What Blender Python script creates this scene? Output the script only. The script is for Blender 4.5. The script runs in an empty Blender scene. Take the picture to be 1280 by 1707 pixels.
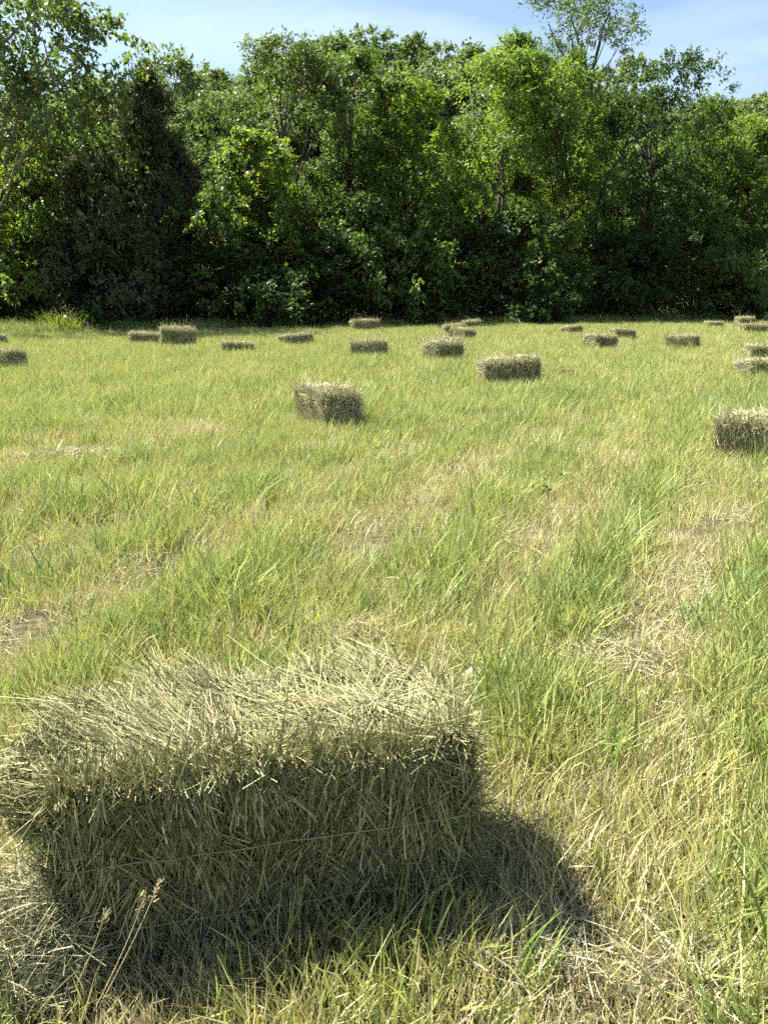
import bpy, math
import numpy as np
from mathutils import Vector, Matrix

# ------------------------------------------------------------------ camera, world, sun, exposure
SC = bpy.context.scene
COL = SC.collection
PITCH = math.radians(15.8)
CAMH = 1.5
F = 1280.0

cam_d = bpy.data.cameras.new('camera')
cam = bpy.data.objects.new('camera', cam_d)
COL.objects.link(cam)
cam.location = (0, 0, CAMH)
cam.rotation_euler = (math.radians(90) - PITCH, 0, 0)
cam_d.sensor_fit = 'HORIZONTAL'
cam_d.sensor_width = 36.0
cam_d.lens = 36.0
cam_d.clip_start = 0.05
cam_d.clip_end = 5000
SC.camera = cam

SUN_EL = math.radians(53.5)
SUN_BACK = math.radians(25)          # how far behind "straight left" the sun stands
S = Vector((-math.cos(SUN_BACK) * math.cos(SUN_EL), math.sin(SUN_BACK) * math.cos(SUN_EL), math.sin(SUN_EL)))

world = bpy.data.worlds.new('World')
SC.world = world
world.use_nodes = True
wn, wl = world.node_tree.nodes, world.node_tree.links
wn.clear()
w_out = wn.new('ShaderNodeOutputWorld')
w_bg = wn.new('ShaderNodeBackground')
w_bg.inputs['Strength'].default_value = 0.056
w_sky = wn.new('ShaderNodeTexSky')
w_sky.sky_type = 'NISHITA'
w_sky.sun_disc = False
w_sky.sun_elevation = SUN_EL
w_sky.sun_rotation = math.atan2(S.x, S.y) % (2 * math.pi)
w_sky.altitude = 200
w_sky.air_density = 1.0
w_sky.dust_density = 1.0
w_sky.ozone_density = 1.0
# thin high cirrus streaks over the whole sky
w_tc = wn.new('ShaderNodeTexCoord')
w_map = wn.new('ShaderNodeMapping')
w_map.inputs['Scale'].default_value = (1.6, 1.6, 9.0)
w_map.inputs['Rotation'].default_value = (0.10, 0.16, 0.3)
w_noise = wn.new('ShaderNodeTexNoise')
w_noise.inputs['Scale'].default_value = 2.2
w_noise.inputs['Detail'].default_value = 6
w_noise.inputs['Distortion'].default_value = 0.6
w_ramp = wn.new('ShaderNodeValToRGB')
w_ramp.color_ramp.elements[0].position = 0.42
w_ramp.color_ramp.elements[0].color = (0, 0, 0, 1)
w_ramp.color_ramp.elements[1].position = 0.80
w_ramp.color_ramp.elements[1].color = (0.30, 0.30, 0.30, 1)
w_mix = wn.new('ShaderNodeMix')
w_mix.data_type = 'RGBA'
w_mix.inputs[7].default_value = (7.4, 8.0, 8.6, 1)
wl.new(w_tc.outputs['Generated'], w_map.inputs['Vector'])
wl.new(w_map.outputs['Vector'], w_noise.inputs['Vector'])
wl.new(w_noise.outputs['Fac'], w_ramp.inputs['Fac'])
wl.new(w_ramp.outputs['Color'], w_mix.inputs['Factor'])
wl.new(w_sky.outputs['Color'], w_mix.inputs[6])
wl.new(w_mix.outputs[2], w_bg.inputs['Color'])
wl.new(w_bg.outputs['Background'], w_out.inputs['Surface'])

sun_d = bpy.data.lights.new('sun', 'SUN')
sun_d.energy = 5.0
sun_d.angle = math.radians(0.53)
sun_d.color = (1.0, 0.95, 0.86)
sun = bpy.data.objects.new('sun', sun_d)
COL.objects.link(sun)
sun.rotation_euler = S.to_track_quat('Z', 'Y').to_euler()

SC.view_settings.view_transform = 'Standard'
SC.view_settings.look = 'None'
SC.view_settings.exposure = 1.95
SC.view_settings.gamma = 1.0
SC.render.engine = 'CYCLES'
cy = SC.cycles
cy.max_bounces = 3
cy.diffuse_bounces = 1
cy.glossy_bounces = 2
cy.transmission_bounces = 4
cy.transparent_max_bounces = 4
cy.volume_bounces = 1
cy.caustics_reflective = False
cy.caustics_refractive = False
cy.use_adaptive_sampling = True
cy.adaptive_threshold = 0.035
cy.adaptive_min_samples = 16
cy.use_denoising = False
try:
    cy.denoiser = 'OPENIMAGEDENOISE'
    cy.denoising_prefilter = 'ACCURATE'
except Exception:
    pass

# ------------------------------------------------------------------ helpers
rng = np.random.default_rng(11)
CP, SP = math.cos(PITCH), math.sin(PITCH)


def ray(px, py):
    u, v = (px - 640) / F, (853.5 - py) / F
    return u, CP + v * SP, -SP + v * CP


def P(px, py, z=0.0):
    """ground point (at height z) seen at a photo pixel"""
    a, b, c = ray(px, py)
    t = (z - CAMH) / c
    return a * t, b * t


def at(px, py, d):
    """point at distance d straight ahead seen at a photo pixel"""
    a, b, c = ray(px, py)
    t = d / b
    return a * t, d, CAMH + c * t


def nrm(a):
    return a / np.maximum(np.linalg.norm(a, axis=-1, keepdims=True), 1e-9)


_LAT = np.random.default_rng(5).random((256, 256))


def vnoise(x, y):
    xi, yi = np.floor(x).astype(int), np.floor(y).astype(int)
    fx, fy = x - xi, y - yi
    fx, fy = fx * fx * (3 - 2 * fx), fy * fy * (3 - 2 * fy)
    a = _LAT[xi & 255, yi & 255]; b = _LAT[(xi + 1) & 255, yi & 255]
    c = _LAT[xi & 255, (yi + 1) & 255]; d = _LAT[(xi + 1) & 255, (yi + 1) & 255]
    return (a * (1 - fx) + b * fx) * (1 - fy) + (c * (1 - fx) + d * fx) * fy


def fbm(x, y, o=4):
    s, a, n = 0, 1.0, 0
    for i in range(o):
        s = s + a * vnoise(x * 2 ** i + 17.3 * i, y * 2 ** i + 9.1 * i); n += a; a *= 0.5
    return s / n


def quads_mesh(name, V, Q, mat=None, smooth=False, colour=None):
    """V (n,3), Q (m,4 or 3) -> mesh; colour is per-vertex rgb"""
    me = bpy.data.meshes.new(name)
    V = np.asarray(V, dtype=np.float32); Q = np.asarray(Q, dtype=np.int32)
    k = Q.shape[1]
    me.vertices.add(len(V)); me.vertices.foreach_set('co', V.ravel())
    me.loops.add(Q.size); me.loops.foreach_set('vertex_index', Q.ravel())
    me.polygons.add(len(Q))
    me.polygons.foreach_set('loop_start', np.arange(0, Q.size, k, dtype=np.int32))
    me.polygons.foreach_set('loop_total', np.full(len(Q), k, dtype=np.int32))
    if smooth:
        me.polygons.foreach_set('use_smooth', np.ones(len(Q), dtype=bool))
    if colour is not None:
        at_ = me.attributes.new('shade', 'FLOAT', 'POINT')
        at_.data.foreach_set('value', np.asarray(colour, dtype=np.float32).ravel())
    me.update(calc_edges=True)
    if mat:
        me.materials.append(mat)
    return me


def obj(name, me, parent=None, label=None, cat=None, group=None, kind=None, loc=None):
    o = bpy.data.objects.new(name, me)
    COL.objects.link(o)
    if parent:
        o.parent = parent
    if loc is not None:
        o.location = loc
    if label: o['label'] = label
    if cat: o['category'] = cat
    if group: o['group'] = group
    if kind: o['kind'] = kind
    return o


def strands(Pn, D, L, W, C, segs=2, taper=0.85, side=None):
    """ribbons: base Pn, unit dir D, length L, width W, curvature vector C -> verts, quads"""
    N = len(Pn)
    s = np.linspace(0, 1, segs + 1)
    pts = Pn[:, None, :] + (D * L[:, None])[:, None, :] * s[None, :, None] + (C * L[:, None])[:, None, :] * (s ** 2)[None, :, None]
    if side is None:
        side = nrm(rng.normal(size=(N, 3)))
    wd = nrm(np.cross(D, side))
    wid = W[:, None] * 0.5 * (1 - taper * s[None, :] ** 1.7)
    off = wd[:, None, :] * wid[:, :, None]
    V = np.stack([pts - off, pts + off], axis=2).reshape(-1, 3)
    b = (np.arange(N) * (segs + 1) * 2)[:, None]
    k = (np.arange(segs) * 2)[None, :]
    i0 = b + k
    Q = np.stack([i0, i0 + 1, i0 + 3, i0 + 2], axis=2).reshape(-1, 4)
    return V, Q


def cat(parts):
    V, Q, n = [], [], 0
    for v, q in parts:
        V.append(v); Q.append(q + n); n += len(v)
    return np.concatenate(V), np.concatenate(Q)


def tube(path, rad, sides=7):
    path = np.asarray(path, float); rad = np.asarray(rad, float); n = len(path)
    T = nrm(np.gradient(path, axis=0))
    ref = np.array([0.31, 0.87, 0.38]) if abs(T[0][2]) > 0.5 else np.array([0.05, 0.1, 1.0])
    A = nrm(np.cross(T, ref)); B = np.cross(T, A)
    th = np.linspace(0, 2 * np.pi, sides, endpoint=False)
    V = path[:, None, :] + rad[:, None, None] * (A[:, None, :] * np.cos(th)[None, :, None] + B[:, None, :] * np.sin(th)[None, :, None])
    i, j = np.meshgrid(np.arange(n - 1), np.arange(sides), indexing='ij')
    jn = (j + 1) % sides
    Q = np.stack([i * sides + j, i * sides + jn, (i + 1) * sides + jn, (i + 1) * sides + j], axis=2).reshape(-1, 4)
    return V.reshape(-1, 3), Q


# ------------------------------------------------------------------ materials
def nodes_of(name):
    m = bpy.data.materials.new(name)
    m.use_nodes = True
    n, l = m.node_tree.nodes, m.node_tree.links
    n.clear()
    return m, n, l


def ramp(n, stops):
    r = n.new('ShaderNodeValToRGB')
    e = r.color_ramp.elements
    while len(e) < len(stops):
        e.new(0.5)
    for k, (p, c) in enumerate(stops):
        e[k].position = p
        e[k].color = (*c, 1)
    return r


def blade_mat(name, stops, trans=0.4, tint=False, rough=0.5, warm=(1.08, 1.08, 0.75), spec=0.35, shade=False):
    """thin vegetation: colour varies per blade (mesh island); some light passes through"""
    m, n, l = nodes_of(name)
    out = n.new('ShaderNodeOutputMaterial')
    geo = n.new('ShaderNodeNewGeometry')
    r = ramp(n, stops)
    if tint or shade:
        a = n.new('ShaderNodeAttribute')
        a.attribute_type = 'INSTANCER' if tint else 'GEOMETRY'
        a.attribute_name = 'tint' if tint else 'shade'
        # tint shifts every clump along the ramp
        ad = n.new('ShaderNodeMath'); ad.operation = 'MULTIPLY_ADD'
        ad.inputs[1].default_value = 0.55
        l.new(geo.outputs['Random Per Island'], ad.inputs[0])
        l.new(a.outputs['Fac'], ad.inputs[2])
        l.new(ad.outputs[0], r.inputs['Fac'])
    else:
        l.new(geo.outputs['Random Per Island'], r.inputs['Fac'])
    b = n.new('ShaderNodeBsdfPrincipled')
    b.inputs['Roughness'].default_value = rough
    b.inputs['Specular IOR Level'].default_value = spec
    l.new(r.outputs['Color'], b.inputs['Base Color'])
    t = n.new('ShaderNodeBsdfTranslucent')
    mx = n.new('ShaderNodeMix'); mx.data_type = 'RGBA'; mx.blend_type = 'MULTIPLY'
    mx.inputs['Factor'].default_value = 1.0
    mx.inputs[7].default_value = (*warm, 1)
    l.new(r.outputs['Color'], mx.inputs[6])
    l.new(mx.outputs[2], t.inputs['Color'])
    ms = n.new('ShaderNodeMixShader')
    ms.inputs['Fac'].default_value = trans
    l.new(b.outputs[0], ms.inputs[1])
    l.new(t.outputs[0], ms.inputs[2])
    l.new(ms.outputs[0], out.inputs['Surface'])
    return m


def noise_mat(name, c1, c2, scale=6.0, rough=0.9, bump=0.3, detail=6, c3=None, stretch=(1, 1, 1), spec=0.2):
    m, n, l = nodes_of(name)
    out = n.new('ShaderNodeOutputMaterial')
    tc = n.new('ShaderNodeTexCoord')
    mp = n.new('ShaderNodeMapping'); mp.inputs['Scale'].default_value = stretch
    nz = n.new('ShaderNodeTexNoise')
    nz.inputs['Scale'].default_value = scale; nz.inputs['Detail'].default_value = detail
    nz.inputs['Roughness'].default_value = 0.65
    r = ramp(n, [(0.3, c1), (0.52, c2), (0.72, c3 or c2)])
    b = n.new('ShaderNodeBsdfPrincipled')
    b.inputs['Roughness'].default_value = rough
    b.inputs['Specular IOR Level'].default_value = spec
    bp = n.new('ShaderNodeBump'); bp.inputs['Strength'].default_value = bump; bp.inputs['Distance'].default_value = 0.03
    l.new(tc.outputs['Object'], mp.inputs['Vector']); l.new(mp.outputs[0], nz.inputs['Vector'])
    l.new(nz.outputs['Fac'], r.inputs['Fac']); l.new(r.outputs['Color'], b.inputs['Base Color'])
    l.new(nz.outputs['Fac'], bp.inputs['Height']); l.new(bp.outputs[0], b.inputs['Normal'])
    l.new(b.outputs[0], out.inputs['Surface'])
    return m


M = {}
M['ground'] = noise_mat('ground_thatch', (0.03, 0.026, 0.015), (0.09, 0.082, 0.04), 14.0, bump=1.0, c3=(0.17, 0.155, 0.08))
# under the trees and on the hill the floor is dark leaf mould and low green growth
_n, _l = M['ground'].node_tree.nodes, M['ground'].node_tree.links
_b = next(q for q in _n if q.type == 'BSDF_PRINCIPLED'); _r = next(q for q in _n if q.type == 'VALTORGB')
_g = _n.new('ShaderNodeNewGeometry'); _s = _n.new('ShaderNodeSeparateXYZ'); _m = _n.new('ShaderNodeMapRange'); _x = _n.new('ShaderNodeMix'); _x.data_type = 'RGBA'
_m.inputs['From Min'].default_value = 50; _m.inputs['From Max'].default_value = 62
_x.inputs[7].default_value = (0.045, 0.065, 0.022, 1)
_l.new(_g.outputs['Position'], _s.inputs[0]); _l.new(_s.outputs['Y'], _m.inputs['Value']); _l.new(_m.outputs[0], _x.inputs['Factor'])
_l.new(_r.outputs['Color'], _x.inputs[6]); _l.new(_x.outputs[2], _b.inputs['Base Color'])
STR = (0.48, 0.425, 0.25); STRP = (0.62, 0.57, 0.38); YG = (0.40, 0.415, 0.13); GR = (0.19, 0.275, 0.07); DG = (0.08, 0.17, 0.035)
M['stubble'] = blade_mat('stubble_blades', [(0.0, STRP), (0.3, STR), (0.55, YG), (0.85, (0.26, 0.31, 0.105)), (1.0, GR)], 0.26, tint=True)
M['green'] = blade_mat('green_blades', [(0.0, STR), (0.25, YG), (0.55, (0.31, 0.345, 0.12)), (0.8, (0.21, 0.285, 0.085)), (1.0, (0.125, 0.205, 0.055))], 0.34, tint=True)
M['tuft'] = blade_mat('tuft_blades', [(0.0, (0.28, 0.34, 0.11)), (0.4, (0.19, 0.285, 0.075)), (0.75, (0.125, 0.22, 0.055)), (1.0, DG)], 0.38, tint=True, rough=0.4)
M['litter'] = blade_mat('loose_straw', [(0.0, (0.55, 0.51, 0.35)), (0.4, (0.42, 0.38, 0.24)), (0.75, (0.32, 0.30, 0.19)), (1.0, (0.22, 0.17, 0.11))], 0.15)
M['hay'] = blade_mat('hay_strands', [(0.0, (0.50, 0.475, 0.265)), (0.2, (0.35, 0.335, 0.165)), (0.5, (0.215, 0.22, 0.095)), (0.8, (0.12, 0.14, 0.056)), (1.0, (0.13, 0.095, 0.04))], 0.10, warm=(1.1, 1.05, 0.75), spec=0.12, rough=0.7)
M['hay_sunlit_tone'] = blade_mat('sunlit_tone_hay_strands', [(0.0, (0.64, 0.60, 0.38)), (0.3, (0.48, 0.455, 0.26)), (0.6, (0.32, 0.32, 0.165)), (0.85, (0.20, 0.21, 0.115)), (1.0, (0.17, 0.13, 0.07))], 0.14, warm=(1.1, 1.05, 0.8), spec=0.15, rough=0.7)  # lighter copy of the hay colour, a sunlit look painted in
M['hay_core'] = noise_mat('hay_packed', (0.045, 0.04, 0.02), (0.10, 0.09, 0.045), 26, bump=1.0, c3=(0.16, 0.15, 0.08), stretch=(1, 1, 0.35))
M['twine'] = noise_mat('green_twine', (0.17, 0.21, 0.11), (0.24, 0.29, 0.16), 160, rough=0.8, c3=(0.30, 0.36, 0.21))
M['bark'] = noise_mat('grey_bark', (0.035, 0.03, 0.023), (0.075, 0.063, 0.05), 5, bump=0.8, stretch=(1, 1, 0.25), c3=(0.11, 0.095, 0.078))
M['pale_bark'] = noise_mat('pale_mottled_bark', (0.12, 0.11, 0.085), (0.24, 0.225, 0.185), 3, bump=0.3, c3=(0.38, 0.36, 0.31))
M['leaf_bright'] = blade_mat('bright_leaves', [(0.0, (0.215, 0.26, 0.05)), (0.5, (0.12, 0.18, 0.036)), (1.0, (0.052, 0.10, 0.026))], 0.5, shade=True, spec=0.3, rough=0.5, warm=(1.5, 1.65, 0.62))
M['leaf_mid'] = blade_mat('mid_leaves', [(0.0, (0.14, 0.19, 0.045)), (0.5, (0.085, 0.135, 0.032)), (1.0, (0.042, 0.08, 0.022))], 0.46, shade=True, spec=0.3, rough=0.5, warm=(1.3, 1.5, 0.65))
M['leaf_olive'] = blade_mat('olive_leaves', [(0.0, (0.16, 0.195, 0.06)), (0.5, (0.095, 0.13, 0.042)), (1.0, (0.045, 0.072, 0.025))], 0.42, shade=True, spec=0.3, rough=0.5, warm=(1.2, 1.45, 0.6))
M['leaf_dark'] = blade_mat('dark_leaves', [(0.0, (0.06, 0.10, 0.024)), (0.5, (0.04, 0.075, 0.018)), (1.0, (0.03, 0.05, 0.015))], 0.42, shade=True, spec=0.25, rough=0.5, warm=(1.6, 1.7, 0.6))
M['leaf_cedar'] = blade_mat('cedar_sprays', [(0.0, (0.125, 0.155, 0.06)), (0.5, (0.072, 0.10, 0.042)), (1.0, (0.036, 0.056, 0.024))], 0.25, shade=True, spec=0.2, rough=0.65)
M['leaf_hazed'] = blade_mat('haze_tinted_leaves', [(0.0, (0.15, 0.195, 0.085)), (0.5, (0.11, 0.16, 0.07)), (1.0, (0.075, 0.12, 0.055))], 0.4, shade=True, spec=0.25, rough=0.5, warm=(1.6, 1.6, 0.6))  # lighter, bluer leaf colour stands in for haze on the far trees
M['weed'] = blade_mat('weed_leaves', [(0.0, (0.20, 0.27, 0.06)), (1.0, (0.11, 0.18, 0.04))], 0.35, spec=0.2, rough=0.6)
M['seed'] = blade_mat('dry_seed_stalks', [(0.0, (0.55, 0.47, 0.27)), (1.0, (0.42, 0.33, 0.18))], 0.2)
M['pole'] = noise_mat('weathered_pole', (0.14, 0.12, 0.10), (0.22, 0.20, 0.17), 8)
M['pale_leaf'] = noise_mat('bleached_leaf', (0.20, 0.17, 0.12), (0.36, 0.32, 0.24), 18, c3=(0.46, 0.42, 0.33))


# ------------------------------------------------------------------ terrain
def hill(x, y):
    """ground height: flat field, a wooded hill behind the tree line"""
    t = np.clip((y - 62) / 95.0, 0, 1); t = t * t * (3 - 2 * t)
    az = x / np.maximum(y, 30)
    prof = 29.5 + 3.0 * np.exp(-((az + 0.01) / 0.12) ** 2) - 4.0 * np.exp(-((az + 0.2) / 0.05) ** 2) - 9.0 * np.exp(-((az - 0.42) / 0.14) ** 2)
    far = np.clip((y - 150) / 120.0, 0, 1)
    return t * prof + far * 35 * np.exp(-((az - 0.48) / 0.2) ** 2)


def gh(x, y):
    x = np.asarray(x, float); y = np.asarray(y, float)
    m = np.clip((np.hypot(x, y - 1.7) - 2.2) / 5, 0, 1)
    return hill(x, y) + m * ((fbm(x * 0.25 + 40, y * 0.25 + 40, 3) - 0.5) * 0.10)


ys = np.concatenate([np.linspace(-30, -2, 8), np.linspace(-1, 12, 66), np.linspace(12.6, 60, 80), np.linspace(63, 330, 70), np.linspace(350, 2500, 14)])
xs = np.concatenate([np.linspace(-1500, -90, 14), np.linspace(-85, -12, 50), np.linspace(-11.7, 11.7, 100), np.linspace(12, 85, 50), np.linspace(90, 1500, 14)])
XX, YY = np.meshgrid(xs, ys, indexing='ij')
ZZ = gh(XX, YY)
nx, ny = XX.shape
I, J = np.meshgrid(np.arange(nx - 1), np.arange(ny - 1), indexing='ij')
Q = np.stack([I * ny + J, (I + 1) * ny + J, (I + 1) * ny + J + 1, I * ny + J + 1], axis=2).reshape(-1, 4)
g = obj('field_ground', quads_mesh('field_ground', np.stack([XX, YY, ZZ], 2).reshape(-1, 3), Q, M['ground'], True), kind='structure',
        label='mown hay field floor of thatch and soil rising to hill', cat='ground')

# where the sunlit field ends (distance straight ahead at sideways angle u)
_ex = np.array([-400, 0, 300, 640, 900, 1280, 1700]); _ed = np.array([24.0, 29, 32.5, 36.5, 39.5, 46, 54])


def edge_d(px):
    return np.interp(px, _ex, _ed)


def px_of(x, d):
    return 640 + F * x / (d * CP + CAMH * SP)


# ------------------------------------------------------------------ trees
def envelope(t, style):
    t = np.clip(t, 0, 1)
    if style == 'cone':
        return np.clip(1.0 - t, 0, 1) ** 0.8 * (0.75 + 0.25 * np.minimum(1, t * 6)) + 0.02
    if style == 'column':
        return (np.sin(np.pi * np.clip(t * 0.93 + 0.06, 0, 1)) ** 0.5) * (1 - 0.25 * t)
    if style == 'vase':
        return np.sin(np.pi * np.clip(t * 0.9 + 0.05, 0, 1) ** 1.5) ** 0.6
    if style == 'shrub':
        return np.sqrt(np.clip(1 - (t * 0.98) ** 2, 0, 1))
    return np.sin(np.pi * np.clip(t * 0.86 + 0.09, 0, 1)) ** 0.55


def leaves_mesh(name, C, axis, up, size, aspect, mat, shade, fold=0.0):
    """diamond leaves: centres C, long axis, normal hint -> mesh"""
    a = nrm(axis)
    s = nrm(np.cross(a, up))
    n_ = np.cross(s, a)
    h = size[:, None]
    w = (size * aspect)[:, None]
    V = np.stack([C - a * h * 0.5, C + s * w * 0.5 - a * h * 0.06 + n_ * h * fold, C + a * h * 0.5, C - s * w * 0.5 - a * h * 0.06 + n_ * h * fold], axis=1).reshape(-1, 3)
    Q = np.arange(len(V)).reshape(-1, 4)
    return quads_mesh(name, V, Q, mat, colour=np.repeat(shade, 4))


def crown_mesh(r, H, R, style, mat, nclus, base=0.06, twigs=9, per=11, leaf=0.12, aspect=0.6, spread=0.55, droop=0.25,
               lump=0.42, extra=None, shell=0.42, shadeoff=0.0, bough=1.3):
    # cluster centres: inside a lumpy envelope, biased to its shell
    k1, k2, k3 = r.random(3) * 6.28
    per_b = 16                                  # leaf clusters on one bough
    need = max(5, int(nclus * 1.2) // per_b)
    out = []
    while need > 0:
        t = base + (1 - base) * r.random(need * 4)
        th = r.random(need * 4) * 2 * np.pi
        rr = 0.25 + 0.62 * r.random(need * 4) ** shell
        e = envelope((t - base) / (1 - base), style)
        keep = r.random(need * 4) < e ** 1.1 + 0.08
        lumpf = 1 + lump * (np.sin(3 * th + k1 + 9 * t) * 0.5 + np.sin(5 * th + k2 - 14 * t) * 0.35) - lump * 0.1
        rad = R * e * lumpf * rr
        c = np.stack([np.cos(th) * rad, np.sin(th) * rad, t * H], 1)[keep]
        out.append(c[:need]); need -= len(c[:need])
    B = np.concatenate(out)
    if extra is not None:
        B = np.concatenate([B, extra])
    nb = len(B)
    eB = envelope((B[:, 2] / H - base) / (1 - base), style)
    br = bough * R * (0.18 + 0.26 * eB) * (0.65 + 0.75 * r.random(nb))
    # leaf clusters sit on the outer, upper skin of each bough
    outw = nrm(np.stack([B[:, 0], B[:, 1], np.full(nb, 0.45 * R)], 1))
    dr = nrm(r.normal(size=(nb, per_b, 3)) + outw[:, None, :] * 0.75)
    rad_ = br[:, None] * (0.55 + 0.5 * r.random((nb, per_b)))
    C = B[:, None, :] + dr * rad_[:, :, None] * np.array([1.0, 1.0, 0.78])
    C[:, :, 2] -= 0.12 * np.hypot(C[:, :, 0] - B[:, None, 0], C[:, :, 1] - B[:, None, 1])
    C = C.reshape(-1, 3); o = dr.reshape(-1, 3)
    C[:, 2] = np.minimum(C[:, 2], H * (0.955 + 0.03 * r.random(len(C))))
    if style == 'cone':
        lim = R * 1.1 * envelope(np.clip((C[:, 2] / H - base) / (1 - base), 0, 1), style) + 0.12
        q_ = np.hypot(C[:, 0], C[:, 1]); f_ = np.minimum(1, lim / np.maximum(q_, 1e-6)); C[:, :2] *= f_[:, None]
    n = len(C)
    leaf = leaf * 1.06
    spread = spread * 0.8
    # twigs of each cluster
    o2 = nrm(np.repeat(o, twigs, 0) * 0.8 + r.normal(size=(n * twigs, 3)) * 0.65)
    tl = spread * (0.6 + 0.8 * r.random(n * twigs))
    base_p = np.repeat(C, twigs, 0) + r.normal(size=(n * twigs, 3)) * spread * 0.30
    s = np.tile(np.linspace(0.1, 1.0, per), n * twigs)
    tb = np.repeat(base_p, per, 0); td = np.repeat(o2, per, 0); tL = np.repeat(tl, per)
    pos = tb + td * (s * tL)[:, None]
    pos[:, 2] -= droop * tL * s ** 2
    pos += r.normal(size=pos.shape) * leaf * 0.35
    ax = nrm(td + r.normal(size=pos.shape) * 0.6)
    ax[:, 2] -= droop * 0.8
    up = nrm(np.repeat(o, twigs * per, 0) * 0.7 + np.array([0, 0, 0.55]) + r.normal(size=pos.shape) * 0.42)
    size = leaf * (0.6 + 0.8 * r.random(len(pos)))
    bs = np.repeat(r.normal(0.0, 0.13, nb), per_b)
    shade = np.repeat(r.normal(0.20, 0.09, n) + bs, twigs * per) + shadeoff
    pos[:, 2] = np.maximum(pos[:, 2], 0.05)
    return leaves_mesh('crown', pos, ax, up, size, aspect, mat, np.clip(shade, 0, 0.5)), C


def trunk_mesh(r, H, R, style, C, mat, nlimb=12, rad=None, lean=0.04, limbs=None, top=0.9):
    rad = rad or H * 0.013 + 0.03
    z = np.linspace(-0.3, H * top, 12)
    wob = np.cumsum(r.normal(size=(12, 2)) * H * lean * 0.25, 0)
    wob -= wob[0]
    path = np.stack([wob[:, 0], wob[:, 1], z], 1)
    parts = [tube(path, rad * (1.15 - z / (H * top) * 1.0).clip(0.08, 1.3), 8)]
    # limbs run from the trunk to a choice of leaf clusters
    order = r.permutation(len(C))[:nlimb]
    for k in order:
        tip = C[k]
        z0 = max(0.4, min(H * top * 0.93, tip[2] * (0.45 + 0.35 * r.random())))
        b = np.array([np.interp(z0, z, path[:, 0]), np.interp(z0, z, path[:, 1]), z0])
        m = b * 0.5 + tip * 0.5 + r.normal(size=3) * 0.06 * np.linalg.norm(tip - b) + np.array([0, 0, -0.05 * H * r.random()])
        s = np.linspace(0, 1, 7)[:, None]
        pth = (1 - s) ** 2 * b + 2 * s * (1 - s) * m + s ** 2 * tip
        r0 = rad * (1.15 - z0 / (H * top)) * 0.55 + 0.012
        parts.append(tube(pth, np.linspace(r0, 0.012, 7), 6))
    for (pts, r0, r1) in (limbs or []):
        pts = np.asarray(pts, float)
        tt = np.linspace(0, 1, len(pts)); s = np.linspace(0, 1, 14)
        pth = np.stack([np.interp(s, tt, pts[:, i]) for i in range(3)], 1)
        for _ in range(2):
            pth[1:-1] = (pth[:-2] + 2 * pth[1:-1] + pth[2:]) / 4
        pth[1:-1] += r.normal(size=pth[1:-1].shape) * r0 * 0.25
        parts.append(tube(pth, np.linspace(r0, r1, 14), 8))
    V, Q = cat(parts)
    return quads_mesh('trunk', V, Q, mat, True)


def tree(name, label, px, mid_py, top_py, halfw, d, style, leafmat, seed, catg='tree', nclus=330, bark='bark', group=None, limbs=None, nlimb=12, top=0.86, leafy=0, **kw):
    r = np.random.default_rng(seed)
    x, _, _ = at(px, mid_py, d)
    z0 = float(gh(x, d))
    H = at(px, top_py, d)[2] - z0
    R = halfw / F * (d * CP)
    root = obj(name, None, label=label, cat=catg, group=group, loc=(x, d, z0))
    lm = None
    if limbs:
        lm = [([np.array(at(*p)) - np.array([x, d, z0]) for p in pts], a, b) for pts, a, b in limbs]
    ex = None
    if limbs and leafy:
        ex = np.concatenate([np.array(p)[1:] for p, _, _ in lm]); ex = np.concatenate([ex + r.normal(size=ex.shape) * 0.5 for _ in range(leafy)])
    me, C = crown_mesh(r, H, R, style, M[leafmat], nclus, extra=ex, **kw)
    obj('trunk', trunk_mesh(r, H, R, style, C, M[bark], nlimb, limbs=lm, top=top), root)
    obj('crown', me, root, kind='stuff')
    return root, H


def dup(root, loc, rotz, scale, label=None, group=None):
    c = root.copy(); COL.objects.link(c)
    c.location = loc; c.rotation_euler = (0, 0, rotz); c.scale = scale
    if label: c['label'] = label
    if group: c['group'] = group
    for ch in root.children:
        k = ch.copy(); COL.objects.link(k); k.parent = c
    return c


E = lambda px, k: float(edge_d(px)) + k + 2.5
# --- front row, left to right
tree('sycamore_tree', 'tall open tree with pale curving limbs beside the low cedar', -25, 200, -130, 200, E(0, 3.0), 'round', 'leaf_olive', 21,
     nclus=210, bark='pale_bark', base=0.34, leaf=0.17, aspect=0.8, spread=0.7, lump=0.6, twigs=6, per=8, shadeoff=-0.22, leafy=1, bough=0.9,
     limbs=[([(-70, 270, E(0, 2.6)), (-15, 195, E(0, 2)), (35, 160, E(0, 1.7)), (90, 138, E(0, 1.4)), (130, 95, E(0, 1.2))], 0.13, 0.04),
            ([(-60, 200, E(0, 2.6)), (-10, 95, E(0, 2)), (12, 62, E(0, 2)), (50, 30, E(0, 2))], 0.11, 0.04),
            ([(35, 160, E(0, 1.7)), (60, 190, E(0, 1.4)), (100, 200, E(0, 1.3))], 0.06, 0.02),
            ([(90, 138, E(0, 1.4)), (80, 95, E(0, 1.5)), (70, 60, E(0, 1.6))], 0.05, 0.02)])
tree('cedar_tree', 'tall dark conical cedar with pointed brown-green top', 258, 330, 112, 92, E(262, 3.6), 'cone', 'leaf_cedar', 22, nclus=700, base=0.02,
     leaf=0.22, aspect=0.3, spread=0.55, droop=-0.25, lump=0.25, twigs=9, per=10, nlimb=14, top=0.97, bough=1.0)
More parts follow.
